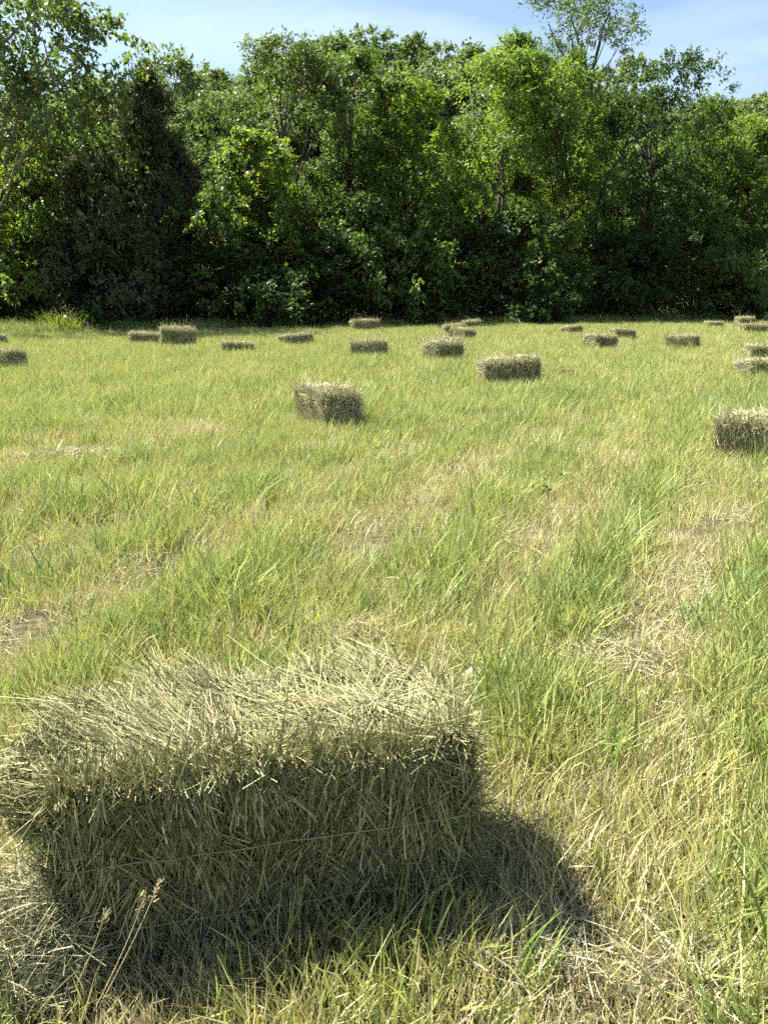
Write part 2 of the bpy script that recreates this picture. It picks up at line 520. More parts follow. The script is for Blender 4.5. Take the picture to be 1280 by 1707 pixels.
tree('cedar_tree', 'broad low cedar with grey-green drooping sprays beside the tall cedar', 165, 400, 238, 108, E(175, 1.8), 'cone', 'leaf_cedar', 23, nclus=520, base=0.02,
     leaf=0.21, aspect=0.3, spread=0.55, droop=0.10, lump=0.4, twigs=9, per=10, shadeoff=-0.18, top=0.95, bough=1.1)
tree('young_tree', 'small bright yellow-green sapling beside the low cedar', 50, 380, 275, 55, E(40, 2.2), 'round', 'leaf_bright', 24, nclus=95, base=0.25, leaf=0.16, spread=0.5, shadeoff=-0.2)
tree('young_tree', 'slim bright green sapling tip between open tree and cedars', 165, 260, 188, 36, E(150, 5.6), 'column', 'leaf_bright', 25, nclus=70, base=0.35, leaf=0.16, spread=0.5, shadeoff=-0.15)
tree('maple_tree', 'short lush bright green tree in front of dark cedar', 440, 390, 226, 82, E(440, 2.0), 'round', 'leaf_bright', 26, nclus=230, base=0.10, leaf=0.15, aspect=0.8, spread=0.5, lump=0.6)
tree('walnut_tree', 'tall olive-green full-crowned tree rising behind short bright tree', 475, 260, 76, 92, E(475, 5.5), 'round', 'leaf_olive', 27, nclus=430, base=0.10, leaf=0.13, spread=0.6, lump=0.4)
tree('elm_tree', 'slender pale green tree with pointed leafy top under the hill', 583, 280, 84, 62, E(580, 5.8), 'column', 'leaf_mid', 28, nclus=340, base=0.08, leaf=0.13, spread=0.6, lump=0.5, shadeoff=-0.15)
tree('box_elder_tree', 'drooping mid green tree with layered sprays between elm and ash', 685, 310, 136, 72, E(680, 4.6), 'round', 'leaf_bright', 29, nclus=380, base=0.06, leaf=0.15, spread=0.7, droop=0.5, lump=0.45)
tree('ash_tree', 'largest bright green tree with long drooping compound leaves', 838, 290, 84, 98, E(840, 4.6), 'round', 'leaf_bright', 30, nclus=470, base=0.08, leaf=0.17, aspect=0.45, spread=0.75, droop=0.55, lump=0.55)
tree('ash_tree', 'narrow bright leader of foliage standing above the large ash', 862, 140, 46, 38, E(860, 5.6), 'column', 'leaf_bright', 301, nclus=110, base=0.45, leaf=0.17, aspect=0.45, spread=0.7, droop=0.5, lump=0.6)
tree('ash_tree', 'medium bright green tree leaning on the large ash', 938, 300, 82, 70, E(940, 5.6), 'column', 'leaf_bright', 31, nclus=320, base=0.08, leaf=0.15, aspect=0.5, spread=0.7, droop=0.45, lump=0.55)
tree('tall_elm_tree', 'tall thin tree with sparse airy crown rising above the others', 968, 70, -22, 76, E(960, 14), 'vase', 'leaf_olive', 32, nclus=290, base=0.60, leaf=0.14, spread=0.65, lump=0.9, twigs=6, per=8, shadeoff=-0.1, nlimb=18, shell=0.6,
     limbs=[([(985, 330, E(960, 14)), (983, 200, E(960, 14)), (985, 120, E(960, 14)), (1000, 60, E(960, 14)), (1015, 20, E(960, 14))], 0.17, 0.05),
            ([(984, 130, E(960, 14)), (965, 70, E(960, 14)), (950, 20, E(960, 14))], 0.10, 0.03),
            ([(982, 160, E(960, 14)), (925, 70, E(960, 14)), (915, 40, E(960, 14))], 0.08, 0.03)])
tree('oak_tree', 'broad dark green tree with crooked limb showing through its crown', 1092, 320, 108, 112, E(1095, 3.6), 'round', 'leaf_dark', 33, nclus=500, base=0.05, leaf=0.14, spread=0.6, lump=0.35, shell=0.4,
     limbs=[([(1000, 480, E(1000, 4.2)), (992, 400, E(1000, 4.0)), (995, 330, E(1000, 3.4)), (1020, 275, E(1000, 3.0)), (1058, 235, E(1000, 2.9)), (1095, 205, E(1000, 3.4))], 0.10, 0.04),
            ([(1020, 275, E(1000, 3.0)), (1050, 255, E(1000, 2.9)), (1085, 262, E(1000, 3.0))], 0.06, 0.02)])
tree('hackberry_tree', 'light green tree next to the broad dark oak', 1215, 330, 192, 68, E(1210, 5.5), 'round', 'leaf_bright', 34, nclus=330, base=0.06, leaf=0.14, spread=0.6, lump=0.5)
tree('hackberry_tree', 'pale leafy tree with bare grey twigs past the light green hackberry', 1300, 370, 218, 85, E(1290, 3.5), 'round', 'leaf_mid', 35, nclus=330, base=0.05, leaf=0.14, spread=0.6, lump=0.5, shadeoff=-0.1, nlimb=30)
tree('box_elder_tree', 'dark filling tree between pale elm and drooping box elder', 630, 350, 170, 60, E(630, 8.5), 'column', 'leaf_mid', 36, nclus=300, base=0.05, leaf=0.14, spread=0.65)
tree('walnut_tree', 'olive tree crown between tall cedar and olive walnut', 365, 300, 158, 75, E(365, 7.5), 'round', 'leaf_olive', 37, nclus=330, base=0.06, leaf=0.13, spread=0.6)
b1, _ = tree('poplar_tree', 'blue-green tree standing well behind the tall cedar', 268, 150, 56, 62, E(262, 26), 'round', 'leaf_hazed', 38, nclus=300, base=0.08, leaf=0.24, spread=1.1, lump=0.5)
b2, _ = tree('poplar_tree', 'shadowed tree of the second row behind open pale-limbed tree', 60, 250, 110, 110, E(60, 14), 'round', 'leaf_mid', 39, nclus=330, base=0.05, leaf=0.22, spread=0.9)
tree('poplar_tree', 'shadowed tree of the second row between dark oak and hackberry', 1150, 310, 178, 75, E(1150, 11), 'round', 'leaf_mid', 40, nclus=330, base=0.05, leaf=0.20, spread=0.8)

# --- second and third rows: fill behind the gaps
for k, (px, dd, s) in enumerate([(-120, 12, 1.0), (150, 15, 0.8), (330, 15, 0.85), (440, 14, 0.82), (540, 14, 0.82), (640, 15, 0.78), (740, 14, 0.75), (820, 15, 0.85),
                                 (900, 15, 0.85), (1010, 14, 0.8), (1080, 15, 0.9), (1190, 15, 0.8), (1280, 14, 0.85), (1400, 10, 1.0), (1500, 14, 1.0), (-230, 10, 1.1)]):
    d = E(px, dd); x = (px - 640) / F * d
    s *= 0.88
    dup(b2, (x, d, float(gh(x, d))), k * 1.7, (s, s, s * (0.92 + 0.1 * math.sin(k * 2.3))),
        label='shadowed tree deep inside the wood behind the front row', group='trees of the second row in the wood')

# --- understory shrubs along the foot of the tree line
r = np.random.default_rng(77)
shr = []
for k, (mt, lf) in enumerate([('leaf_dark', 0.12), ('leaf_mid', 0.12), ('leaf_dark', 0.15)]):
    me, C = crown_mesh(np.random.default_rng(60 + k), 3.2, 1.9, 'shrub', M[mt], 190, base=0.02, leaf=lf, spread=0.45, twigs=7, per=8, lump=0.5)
    st = trunk_mesh(np.random.default_rng(60 + k), 3.2, 1.5, 'shrub', C, M['bark'], 9, rad=0.05, top=0.8)
    shr.append((me, st))
shpx = list(range(-140, 1480, 58))
for k, px in enumerate(shpx):
    pxx = px + r.uniform(-18, 18)
    d = E(pxx, r.uniform(1.6 if pxx < 230 else -0.2, 4.2)); x = (pxx - 640) / F * d
    me, st = shr[k % 3]
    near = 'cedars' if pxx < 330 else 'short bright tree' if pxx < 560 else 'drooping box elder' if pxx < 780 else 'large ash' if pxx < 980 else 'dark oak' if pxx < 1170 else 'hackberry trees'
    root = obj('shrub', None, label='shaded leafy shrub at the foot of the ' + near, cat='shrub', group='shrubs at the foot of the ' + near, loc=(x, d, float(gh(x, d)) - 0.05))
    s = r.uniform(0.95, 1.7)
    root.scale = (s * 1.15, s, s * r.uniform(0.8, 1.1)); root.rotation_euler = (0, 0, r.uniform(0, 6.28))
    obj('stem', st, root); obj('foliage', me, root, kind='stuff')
# a paler shrub that catches the sun in front of the dark wall of trees
tree('shrub', 'pale grey-green shrub branch catching sun under the short bright tree', 435, 440, 415, 34, E(440, 0.9), 'round', 'leaf_olive', 91, catg='shrub', nclus=40, base=0.3, leaf=0.14, spread=0.4, shadeoff=-0.2)

# --- distant trees on the hill
far_src = []
for k in range(4):
    rr_ = np.random.default_rng(500 + k)
    H, R = 12.0, [4.6, 5.2, 4.2, 5.0][k]
    me, C = crown_mesh(rr_, H, R, 'round', M['leaf_hazed'], 260, base=0.08, leaf=0.42, aspect=0.75, spread=1.0, twigs=5, per=6, lump=0.45)
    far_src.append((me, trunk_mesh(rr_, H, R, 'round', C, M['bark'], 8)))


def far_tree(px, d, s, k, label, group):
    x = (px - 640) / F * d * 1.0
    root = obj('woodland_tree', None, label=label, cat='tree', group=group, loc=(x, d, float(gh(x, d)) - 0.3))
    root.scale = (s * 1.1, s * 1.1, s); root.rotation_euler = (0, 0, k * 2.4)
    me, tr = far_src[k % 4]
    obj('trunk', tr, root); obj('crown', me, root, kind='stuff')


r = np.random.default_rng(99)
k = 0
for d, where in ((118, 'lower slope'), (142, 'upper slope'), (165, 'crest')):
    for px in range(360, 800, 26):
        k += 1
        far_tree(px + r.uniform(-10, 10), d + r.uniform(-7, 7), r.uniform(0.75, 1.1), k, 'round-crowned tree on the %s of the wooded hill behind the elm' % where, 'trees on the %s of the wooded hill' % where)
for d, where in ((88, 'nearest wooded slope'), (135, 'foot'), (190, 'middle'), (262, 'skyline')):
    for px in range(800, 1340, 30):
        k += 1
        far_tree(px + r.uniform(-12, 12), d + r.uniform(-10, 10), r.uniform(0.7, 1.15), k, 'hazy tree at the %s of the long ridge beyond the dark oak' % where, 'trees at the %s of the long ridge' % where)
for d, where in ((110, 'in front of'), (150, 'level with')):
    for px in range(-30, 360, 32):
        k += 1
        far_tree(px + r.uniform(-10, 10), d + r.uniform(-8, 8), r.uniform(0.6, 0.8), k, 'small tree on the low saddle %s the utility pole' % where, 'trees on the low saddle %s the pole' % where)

# utility pole on the saddle
pp = at(343, 140, 150)
pz = float(gh(pp[0], 150))
ph = at(343, 97, 150)[2] - pz
up_ = obj('utility_pole', None, label='wooden utility pole with crossarm on the saddle of the hill', cat='pole', loc=(pp[0], 150, pz))
V, Qq = tube(np.array([[0, 0, -0.5], [0, 0, ph * 0.5], [0, 0, ph]]), [0.14, 0.12, 0.10], 10)
obj('post', quads_mesh('post', V, Qq, M['pole'], True), up_)
V, Qq = tube(np.array([[-0.75, 0.13, ph - 0.6], [0, 0.13, ph - 0.6], [0.75, 0.13, ph - 0.6]]), [0.05, 0.05, 0.05], 6)
obj('crossarm', quads_mesh('crossarm', V, Qq, M['pole']), up_)
for sx in (-0.65, 0.3, 0.65):
    V, Qq = tube(np.array([[sx, 0.13, ph - 0.56], [sx, 0.13, ph - 0.47], [sx, 0.13, ph - 0.38]]), [0.04, 0.05, 0.02], 6)
    obj('insulator', quads_mesh('insulator', V, Qq, M['pole']), up_)


# ------------------------------------------------------------------ hay bales
def box_core(r, Lx, Ly, Lz, noise, groove=0.0, rnd=0.06):
    """closed lumpy block of packed hay standing on z = 0"""
    import bmesh
    bm = bmesh.new()
    bmesh.ops.create_cube(bm, size=1.0)
    bmesh.ops.subdivide_edges(bm, edges=bm.edges[:], cuts=9, use_grid_fill=True)
    co = np.array([v.co[:] for v in bm.verts])
    # rounded edges
    q = np.abs(co) * 2
    k = 1 - rnd * np.sum(np.clip(q - 0.7, 0, 1), axis=1, keepdims=True) / 0.5 + rnd * 0.5
    co = co * np.minimum(k, 1)
    p = co * np.array([Lx, Ly, Lz]); p[:, 2] += Lz / 2
    ph = r.random(3) * 50
    dn = np.stack([fbm(p[:, 1] * 9 + ph[0], p[:, 2] * 9 + p[:, 0] * 5, 3), fbm(p[:, 0] * 9 + ph[1], p[:, 2] * 6 + 7, 3), fbm(p[:, 0] * 9 + ph[2], p[:, 1] * 9, 3)], 1) - 0.5
    sg = np.sign(co) * (np.abs(co) > 0.42)
    p += sg * dn * noise * 2
    p += sg * np.array([0, 1, 1]) * (groove * (np.abs(np.sin(p[:, 0] * np.pi / 0.105 + ph[0])) - 0.6))[:, None]
    p[:, 2] = np.maximum(p[:, 2], 0.0)
    for v, c in zip(bm.verts, p):
        v.co = c
    me = bpy.data.meshes.new('packed_hay')
    bm.to_mesh(me); bm.free()
    me.materials.append(M['hay_core'])
    for f in me.polygons:
        f.use_smooth = True
    return me


def face_strands(r, n, o, ux, uz, nor, size, dirmean, dirstd, Lr, Wr, lift=0.012, out=0.12, bend=0.15, flakes=True):
    """straw lying on one face: o centre, ux/uz face axes, nor normal"""
    a = (r.random(n) - 0.5) * size[0]; b = (r.random(n) - 0.5) * size[1]
    o, ux, uz, nor = map(np.array, (o, ux, uz, nor))
    pos = o + a[:, None] * ux + b[:, None] * uz
    bump = (fbm(a * 8 + 31, b * 8 + 11, 3) - 0.5) * 0.05
    if flakes:
        bump += 0.012 * (np.abs(np.sin(a * np.pi / 0.11 + 1.3 * b)) - 0.5)
    pos += nor * (bump + lift * (r.random(n) - (0.75 if lift > 0.02 else 0)))[:, None]
    # direction varies smoothly from flake to flake
    tilt = dirmean + dirstd * r.normal(size=n) + 0.9 * (fbm(a * 5 + 3, b * 2.2 + 70, 2) - 0.5)
    D = np.cos(tilt)[:, None] * uz + np.sin(tilt)[:, None] * ux + nor * (out * r.normal(size=n))[:, None]
    D = nrm(D)
    L = r.uniform(Lr[0], Lr[1], n) * (0.6 + 0.8 * r.random(n)); W = r.uniform(Wr[0], Wr[1], n)
    C = r.normal(size=(n, 3)) * bend * 1.8
    side = nrm(nor + r.normal(size=(n, 3)) * 0.5)
    return strands(pos - D * (L * 0.5)[:, None], D, L, W, C, 2, 0.3, side)


def bale_straw(r, Lx, Ly, Lz, n, Lr, Wr, shag=1.0, deep=0.012, lift_top=0.3):
    H2 = Lz / 2
    X, Y, Z = np.array([1.0, 0, 0]), np.array([0, 1.0, 0]), np.array([0, 0, 1.0])
    parts = [
        face_strands(r, int(n * 0.34), (0, -Ly / 2, H2), X, Z, -Y, (Lx, Lz), 0.0, 0.20, Lr, Wr, lift=deep, out=0.07),
        face_strands(r, int(n * 0.14), (0, Ly / 2, H2), X, Z, Y, (Lx, Lz), 0.0, 0.42, Lr, Wr),
        face_strands(r, int(n * 0.12), (-Lx / 2, 0, H2), Y, Z, -X, (Ly, Lz), 0.3, 0.7, Lr, Wr, out=0.14),
        face_strands(r, int(n * 0.12), (Lx / 2, 0, H2), Y, Z, X, (Ly, Lz), 0.3, 0.7, Lr, Wr, out=0.14),
    ]
    # top: straw combed over, rising and fluffy
    m = int(n * 0.28)
    px_ = (r.random(m) - 0.5) * Lx; py_ = (r.random(m) - 0.5) * Ly
    bz = Lz + (fbm(px_ * 7 + 5, py_ * 7 + 9, 3) - 0.5) * 0.09 * shag + (shag - 1) * 0.10 * (0.6 - (2 * py_ / Ly) ** 2)
    pos = np.stack([px_, py_, bz], 1)
    ang = 2.3 + 3.6 * (fbm(px_ * 4 + 50, py_ * 4, 2) - 0.5) + 0.8 * r.normal(size=m)
    rise = np.clip(r.normal(-0.02, 0.12, m) + lift_top * np.clip(fbm(px_ * 5 + 90, py_ * 5 + 3, 2) - 0.52, 0, 1) * 2, -0.2, 1.1)
    D = nrm(np.stack([np.cos(ang), np.sin(ang), rise], 1))
    L = r.uniform(*Lr, m) * (0.6 + r.random(m)); W = r.uniform(*Wr, m)
    parts.append(strands(pos - D * (L * 0.35)[:, None], D, L, W, r.normal(size=(m, 3)) * 0.12 - np.array([0, 0, 0.08]), 2, 0.3, nrm(np.array([-0.4, 0, 1.0]) + r.normal(size=(m, 3)) * 0.45)))
    # fringe over the top edges
    m = int(n * 0.045 * shag)
    px_ = (r.random(m) - 0.5) * Lx
    pos = np.stack([px_, np.full(m, -Ly / 2 + 0.02), np.full(m, Lz - 0.01) + r.normal(size=m) * 0.014 + 0.07 * (fbm(px_ * 7 + 31, px_ * 0 + 4, 3) - 0.5)], 1)
    D = nrm(np.stack([r.normal(size=m) * 0.8, -0.5 - 0.4 * r.random(m), r.normal(size=m) * 0.4 - 0.15], 1))
    L = r.uniform(*Lr, m) * (0.5 + 1.1 * fbm(px_ * 6 + 3, px_ * 0 + 2, 2)); W = r.uniform(*Wr, m)
    parts.append(strands(pos - D * (L * 0.5)[:, None], D, L, W, np.array([[0, 0, -0.22]]) * r.random((m, 1)) + r.normal(size=(m, 3)) * 0.08, 3, 0.3))
    # stray bits sticking out all round
    m = int(n * 0.02 * shag)
    th = r.random(m) * 6.28
    pos = np.stack([np.sign(np.cos(th)) * np.minimum(1, np.abs(np.cos(th)) * 1.6) * Lx / 2, np.sign(np.sin(th)) * np.minimum(1, np.abs(np.sin(th)) * 1.6) * Ly / 2, r.random(m) * Lz], 1)
    D = nrm(np.stack([np.cos(th), np.sin(th), r.normal(size=m) * 0.5], 1) + r.normal(size=(m, 3)) * 0.6)
    L = r.uniform(*Lr, m) * 0.7; W = r.uniform(*Wr, m)
    parts.append(strands(pos, D, L, W, r.normal(size=(m, 3)) * 0.2, 2, 0.3))
    return parts


def twine_mesh(r, Lx, Ly, z, rad):
    pts = []
    c = 0.04
    for (x0, y0, x1, y1) in [(-1, -1, 1, -1), (1, -1, 1, 1), (1, 1, -1, 1), (-1, 1, -1, -1)]:
        for s in np.linspace(0.05, 0.95, 14):
            x = (x0 * (1 - s) + x1 * s) * (Lx / 2 + 0.016); y = (y0 * (1 - s) + y1 * s) * (Ly / 2 + 0.018)
            pts.append((x, y, z + r.normal() * 0.0015))
    pts.append(pts[0])
    return quads_mesh('twine', *tube(np.array(pts), np.full(len(pts), rad), 6), M['twine'], True)


# the big bale in the foreground
r = np.random.default_rng(3)
fl, fr = np.array(P(128, 1600)), np.array(P(774, 1496))
ax_ = (fr - fl) / np.linalg.norm(fr - fl)
LX = float(np.linalg.norm(fr - fl)); LY, LZ = 0.36, 0.465
ctr = (fl + fr) / 2 + np.array([-ax_[1], ax_[0]]) * LY / 2
big = obj('hay_bale', None, label='large rectangular hay bale with loose frayed top tied by green twine', cat='hay bale', loc=(ctr[0], ctr[1], 0.0))
big.rotation_euler = (0, math.radians(-0.4), math.atan2(ax_[1], ax_[0]))
obj('packed_hay', box_core(r, LX - 0.08, LY - 0.09, LZ - 0.05, 0.03), big)
parts = bale_straw(r, LX, LY, LZ, 48000, (0.05, 0.14), (0.0012, 0.0036), deep=0.04)
# raked-up bundles on top, mostly leaning back and to the left as in the photograph
for q in range(130):
    n_ = int(r.integers(25, 110))
    tx, ty = (r.random() - 0.5) * LX * 1.02, (r.random() - 0.42) * LY * 0.95
    up_here = math.exp(-((tx + 0.16) / 0.16) ** 2) * 0.45 + math.exp(-((tx - 0.33) / 0.10) ** 2) * 0.2 * (ty > 0)
    a0 = 2.45 + 0.45 * r.normal(); rs = max(-0.08, 0.02 + 0.10 * r.normal() + up_here * r.random() * 1.2)
    Lm = r.uniform(0.08, 0.20)
    pos = np.stack([tx + r.normal(size=n_) * 0.022, ty + r.normal(size=n_) * 0.022, np.full(n_, LZ - 0.025) + r.random(n_) * 0.04], 1)
    aa = a0 + 0.14 * r.normal(size=n_)
    D = nrm(np.stack([np.cos(aa), np.sin(aa), rs + 0.10 * r.normal(size=n_)], 1))
    L = Lm * (0.4 + 0.8 * r.random(n_))
    parts.append(strands(pos, D, L, r.uniform(0.0013, 0.0038, n_), r.normal(size=(n_, 3)) * 0.2 - np.array([0, 0, 0.05]), 3, 0.4, nrm(np.array([-0.5, -0.2, 1.0]) + r.normal(size=(n_, 3)) * 0.5)))
# bundles worked loose on the front
for q in range(150):
    n_ = int(r.integers(8, 40))
    tx, tz = (r.random() - 0.5) * LX, r.random() ** 0.8 * LZ * 0.95
    a0 = 0.30 * r.normal() + (0.9 if r.random() < 0.12 else 0)
    pos = np.stack([tx + r.normal(size=n_) * 0.016, np.full(n_, -LY / 2 - 0.008) - 0.02 * r.random(n_), tz + r.normal(size=n_) * 0.02], 1)
    aa = a0 + 0.10 * r.normal(size=n_); sg = -1 if r.random() < 0.6 else 1
    D = nrm(np.stack([np.sin(aa), -0.06 - 0.10 * r.random(n_), sg * np.cos(aa)], 1))
    L = r.uniform(0.06, 0.17) * (0.5 + 0.7 * r.random(n_))
    parts.append(strands(pos - D * (L * 0.4)[:, None], D, L, r.uniform(0.0018, 0.0055, n_), r.normal(size=(n_, 3)) * 0.12, 3, 0.35, nrm(np.array([0, -1.0, 0]) + r.normal(size=(n_, 3)) * 0.4)))
# a loosened flake at the upper left end
for (c0, rad3, n_) in [((-LX / 2 - 0.035, 0.0, LZ * 0.84), (0.12, 0.18, 0.10), 5200)]:
    u = nrm(r.normal(size=(n_, 3)))
    pos = np.array(c0) + u * np.array(rad3) * (0.75 + 0.28 * r.random((n_, 1)))
    D = nrm(np.cross(u, r.normal(size=(n_, 3))) + u * r.normal(size=(n_, 1)) * 0.3)
    L = r.uniform(0.04, 0.12, n_)
    parts.append(strands(pos - D * (L * 0.5)[:, None], D, L, r.uniform(0.0016, 0.004, n_), r.normal(size=(n_, 3)) * 0.15, 2, 0.3))
# skirt of straw slumping onto the ground along the foot
n_ = 3600
px_ = LX * (r.random(n_) - 0.5) * 1.02
right = r.random(n_) < 0.22
pos = np.stack([np.where(right, LX / 2, px_), np.where(right, LY * (r.random(n_) - 0.5), -LY / 2), 0.02 + 0.13 * r.random(n_)], 1)
D = nrm(np.stack([np.where(right, 0.5, 0.0) + 0.5 * r.normal(size=n_), np.where(right, 0, -0.35) + 0.2 * r.normal(size=n_), -0.75 + 0.25 * r.normal(size=n_)], 1))
L = r.uniform(0.05, 0.16, n_)
parts.append(strands(pos - D * (L * 0.3)[:, None], D, L, r.uniform(0.0016, 0.004, n_), r.normal(size=(n_, 3)) * 0.1 + np.array([0, 0, 0.15]), 2, 0.4))
V, Qq = cat(parts)
obj('straw', quads_mesh('straw', V, Qq, M['hay']), big, kind='stuff')
for z in (0.27, 0.095):
    obj('twine', twine_mesh(r, LX + 0.01, LY + 0.034, z, 0.0019), big)

# bales out in the field share four shapes
bsrc = []
for k in range(4):
    rr_ = np.random.default_rng(800 + k)
    Lx, Ly, Lz = [(0.98, 0.46, 0.38), (1.02, 0.44, 0.40), (0.92, 0.46, 0.37), (1.0, 0.48, 0.39)][k]
    core = box_core(rr_, Lx - 0.05, Ly - 0.05, Lz - 0.04, 0.08, groove=0.06, rnd=0.13)
    V, Qq = cat(bale_straw(rr_, Lx, Ly, Lz, 8500, (0.08, 0.21), (0.004, 0.010), shag=1.5, lift_top=0.5))
    bsrc.append((core, quads_mesh('straw', V, Qq, M['hay_sunlit_tone']), [twine_mesh(rr_, Lx, Ly, z, 0.002) for z in (0.12, 0.26)], (Lx, Ly, Lz)))

BALES = [  # px centre, py of the foot, px width, top py, yaw (deg), shape, label
    (547, 716, 112, 650, -65, 1, 'shaggy hay bale with one sunlit side and dark end alone in mid field'),
    (849, 637, 100, 600, 6, 0, 'long sagging hay bale lying broadside in the green field'),
    (1270, 776, 150, 698, -40, 3, 'pale bristly hay bale alone beside a lush green strip'),
    (737, 601, 66, 572, 35, 2, 'flat ragged hay bale in front of a half-hidden bale'),
    (743, 588, 50, 566, -10, 1, 'hay bale mostly hidden behind the flat ragged bale'),
    (616, 592, 62, 570, -15, 0, 'hay bale with one dark corner out from the tidy pale bale'),
    (297, 577, 60, 548, 14, 3, 'tall brown hay bale with spiky top beside a lower pale bale'),
    (241, 574, 50, 556, 12, 2, 'low pale hay bale beside the tall spiky brown bale'),
    (396, 588, 52, 571, 8, 1, 'low rounded hay bale sunk in grass between spiky bale and slanted bale'),
    (494, 575, 58, 558, 35, 0, 'hay bale sunk in grass with pale slanted end'),
    (608, 552, 48, 535, 10, 2, 'pale tidy hay bale at the shadow edge of the wood'),
    (770, 566, 40, 549, -58, 0, 'hay bale with dark end standing before a paler bale'),
    (757, 558, 36, 542, 8, 3, 'pale hay bale behind the one with the dark end'),
    (786, 547, 26, 535, 5, 1, 'small pale hay bale in the wood shadow past the pair of bales'),
    (953, 557, 30, 544, 30, 2, 'small far hay bale in the open field facing the dark oak'),
    (999, 580, 56, 560, 28, 3, 'hay bale with pale end in front of a smaller pale bale'),
    (1036, 565, 36, 550, 12, 0, 'smaller pale hay bale touching the far side of a larger bale'),
    (1137, 580, 48, 561, -48, 1, 'lone hay bale with pale long side and dark square end'),
    (1188, 546, 26, 537, 4, 2, 'thin pale hay bale low in grass near the far shadow'),
    (1240, 544, 24, 530, 5, 3, 'pale far hay bale behind a long dark bale'),
    (1262, 556, 54, 542, -2, 0, 'long dark hay bale in front of a pale far bale'),
    (1272, 602, 44, 578, -4, 1, 'level hay bale standing behind its askew close partner'),
    (1262, 630, 62, 602, 14, 2, 'askew hay bale just in front of its level close partner'),
    (14, 616, 66, 587, -30, 0, 'brown hay bale alone out from the tall open tree'),
    (-12, 576, 40, 560, 18, 1, 'hay bale beside the seeding weed clump at the wood edge'),
    (1290, 538, 26, 526, 0, 2, 'far hay bale in wood shadow beside the pale far bale'),
]
foot = [(ctr[0], ctr[1], LX / 2, LY / 2, math.atan2(ax_[1], ax_[0]))]
for (px, py, wpx, top, yaw, k, label) in BALES:
    x, y = P(px, py, 0.07)
    core, straw, tw, (Lx, Ly, Lz) = bsrc[k]
    a = math.radians(yaw)
    dep = y * CP + CAMH * SP
    # the middle of the bale lies half its depth behind its visible foot
    ext = abs(Lx * math.sin(a)) / 2 + abs(Ly * math.cos(a)) / 2
    y2 = y + ext * 0.9; x2 = x * y2 / y
    want = 0.92 * wpx / F * (y2 * CP + CAMH * SP)
    s = float(np.clip(want / (abs(Lx * math.cos(a)) + abs(Ly * math.sin(a))), 0.72, 1.25))
    zt = at(px, top, y2)[2]
    hz = float(np.clip((zt - float(gh(x2, y2))) / Lz, 0.75, 1.35))
    root = obj('hay_bale', None, label=label, cat='hay bale', group='hay bales scattered over the field', loc=(x2, y2, float(gh(x2, y2)) - 0.01))
    root.rotation_euler = (math.radians(3 * math.sin(px)), math.radians(4 * math.sin(px * 1.7)), a)
    root.scale = (s, s ** 0.5, hz)
    obj('packed_hay', core, root); obj('straw', straw, root, kind='stuff')
    for t in tw:
        obj('twine', t, root)
    foot.append((x2, y2, Lx * s / 2, Ly / 2, a))


# ------------------------------------------------------------------ grass
def polyline_dist(x, y, pts):
    best = np.full(len(x), 1e9)
    pts = np.array(pts)
    for a, b in zip(pts[:-1], pts[1:]):
        ab = b - a
        t = np.clip(((x - a[0]) * ab[0] + (y - a[1]) * ab[1]) / (ab @ ab), 0, 1)
        best = np.minimum(best, np.hypot(x - a[0] - t * ab[0], y - a[1] - t * ab[1]))
    return best


def pxline(pts):
    return [P(*p) for p in pts]


GREEN_BANDS = [(pxline([(800, 1180), (880, 1090), (960, 990), (1040, 860), (1110, 760), (1160, 690)]), 0.22),
               (pxline([(740, 1020), (800, 950), (860, 890), (900, 850)]), 0.20),
               (pxline([(430, 800), (560, 760), (690, 715), (800, 672), (900, 650)]), 0.34),
               (pxline([(-100, 1010), (100, 960), (300, 880), (450, 830)]), 0.30),
               (pxline([(1000, 720), (1120, 690), (1290, 650)]), 0.5)]
DRY_BANDS = [(pxline([(560, 890), (760, 790), (940, 720), (1120, 668), (1290, 640)]), 0.22),
             (pxline([(-100, 815), (120, 768), (240, 745), (360, 725)]), 0.28),
             (pxline([(520, 1130), (600, 1050), (700, 960)]), 0.10),
             (pxline([(960, 1120), (1060, 1080)]), 0.16),
             (pxline([(1110, 1100), (1180, 950), (1260, 850)]), 0.2)]


def greenness(x, y):
    g_ = 0.75 * (fbm(x * 0.7 + 8, y * 0.55 + 3, 4) - 0.5) + 0.6 * (fbm(x * 3.1 + 60, y * 2.6 + 20, 3) - 0.5)
    for pts, w in GREEN_BANDS:
        g_ += 0.48 * np.exp(-(polyline_dist(x, y, pts) / w) ** 2)
    for pts, w in DRY_BANDS:
        g_ -= 1.0 * np.exp(-(polyline_dist(x, y, pts) / w) ** 2)
    c = x * 0.906 - y * 0.423 + 0.35 * (fbm(x * 0.5 + 3, y * 0.3 + 70, 2) - 0.5)      # mower rows
    g_ += 0.55 * (np.maximum(np.cos(2 * np.pi * (c + 0.52) / 0.92), -0.45) - 0.1) * np.clip((14 - y) / 6, 0, 1) + 0.28 * np.cos(2 * np.pi * (c + 2.2) / 2.58)
    g_ += 0.20 * np.clip((y - 4) / 6, 0, 1) - 0.38 * np.clip((2.7 - y) / 0.8, 0, 1)
    return g_


BARE = [(pxline([(520, 1120), (590, 1060), (660, 1020)]), 0.13), (pxline([(950, 1125), (1010, 1095), (1070, 1060)]), 0.17),
        (pxline([(60, 778), (140, 765), (250, 748)]), 0.22), (pxline([(880, 975), (930, 930)]), 0.08), (pxline([(200, 975), (280, 985)]), 0.10),
        (pxline([(640, 1010), (690, 965)]), 0.09), (pxline([(1150, 990), (1190, 960)]), 0.10), (pxline([(1060, 1640), (1200, 1620)]), 0.06)]


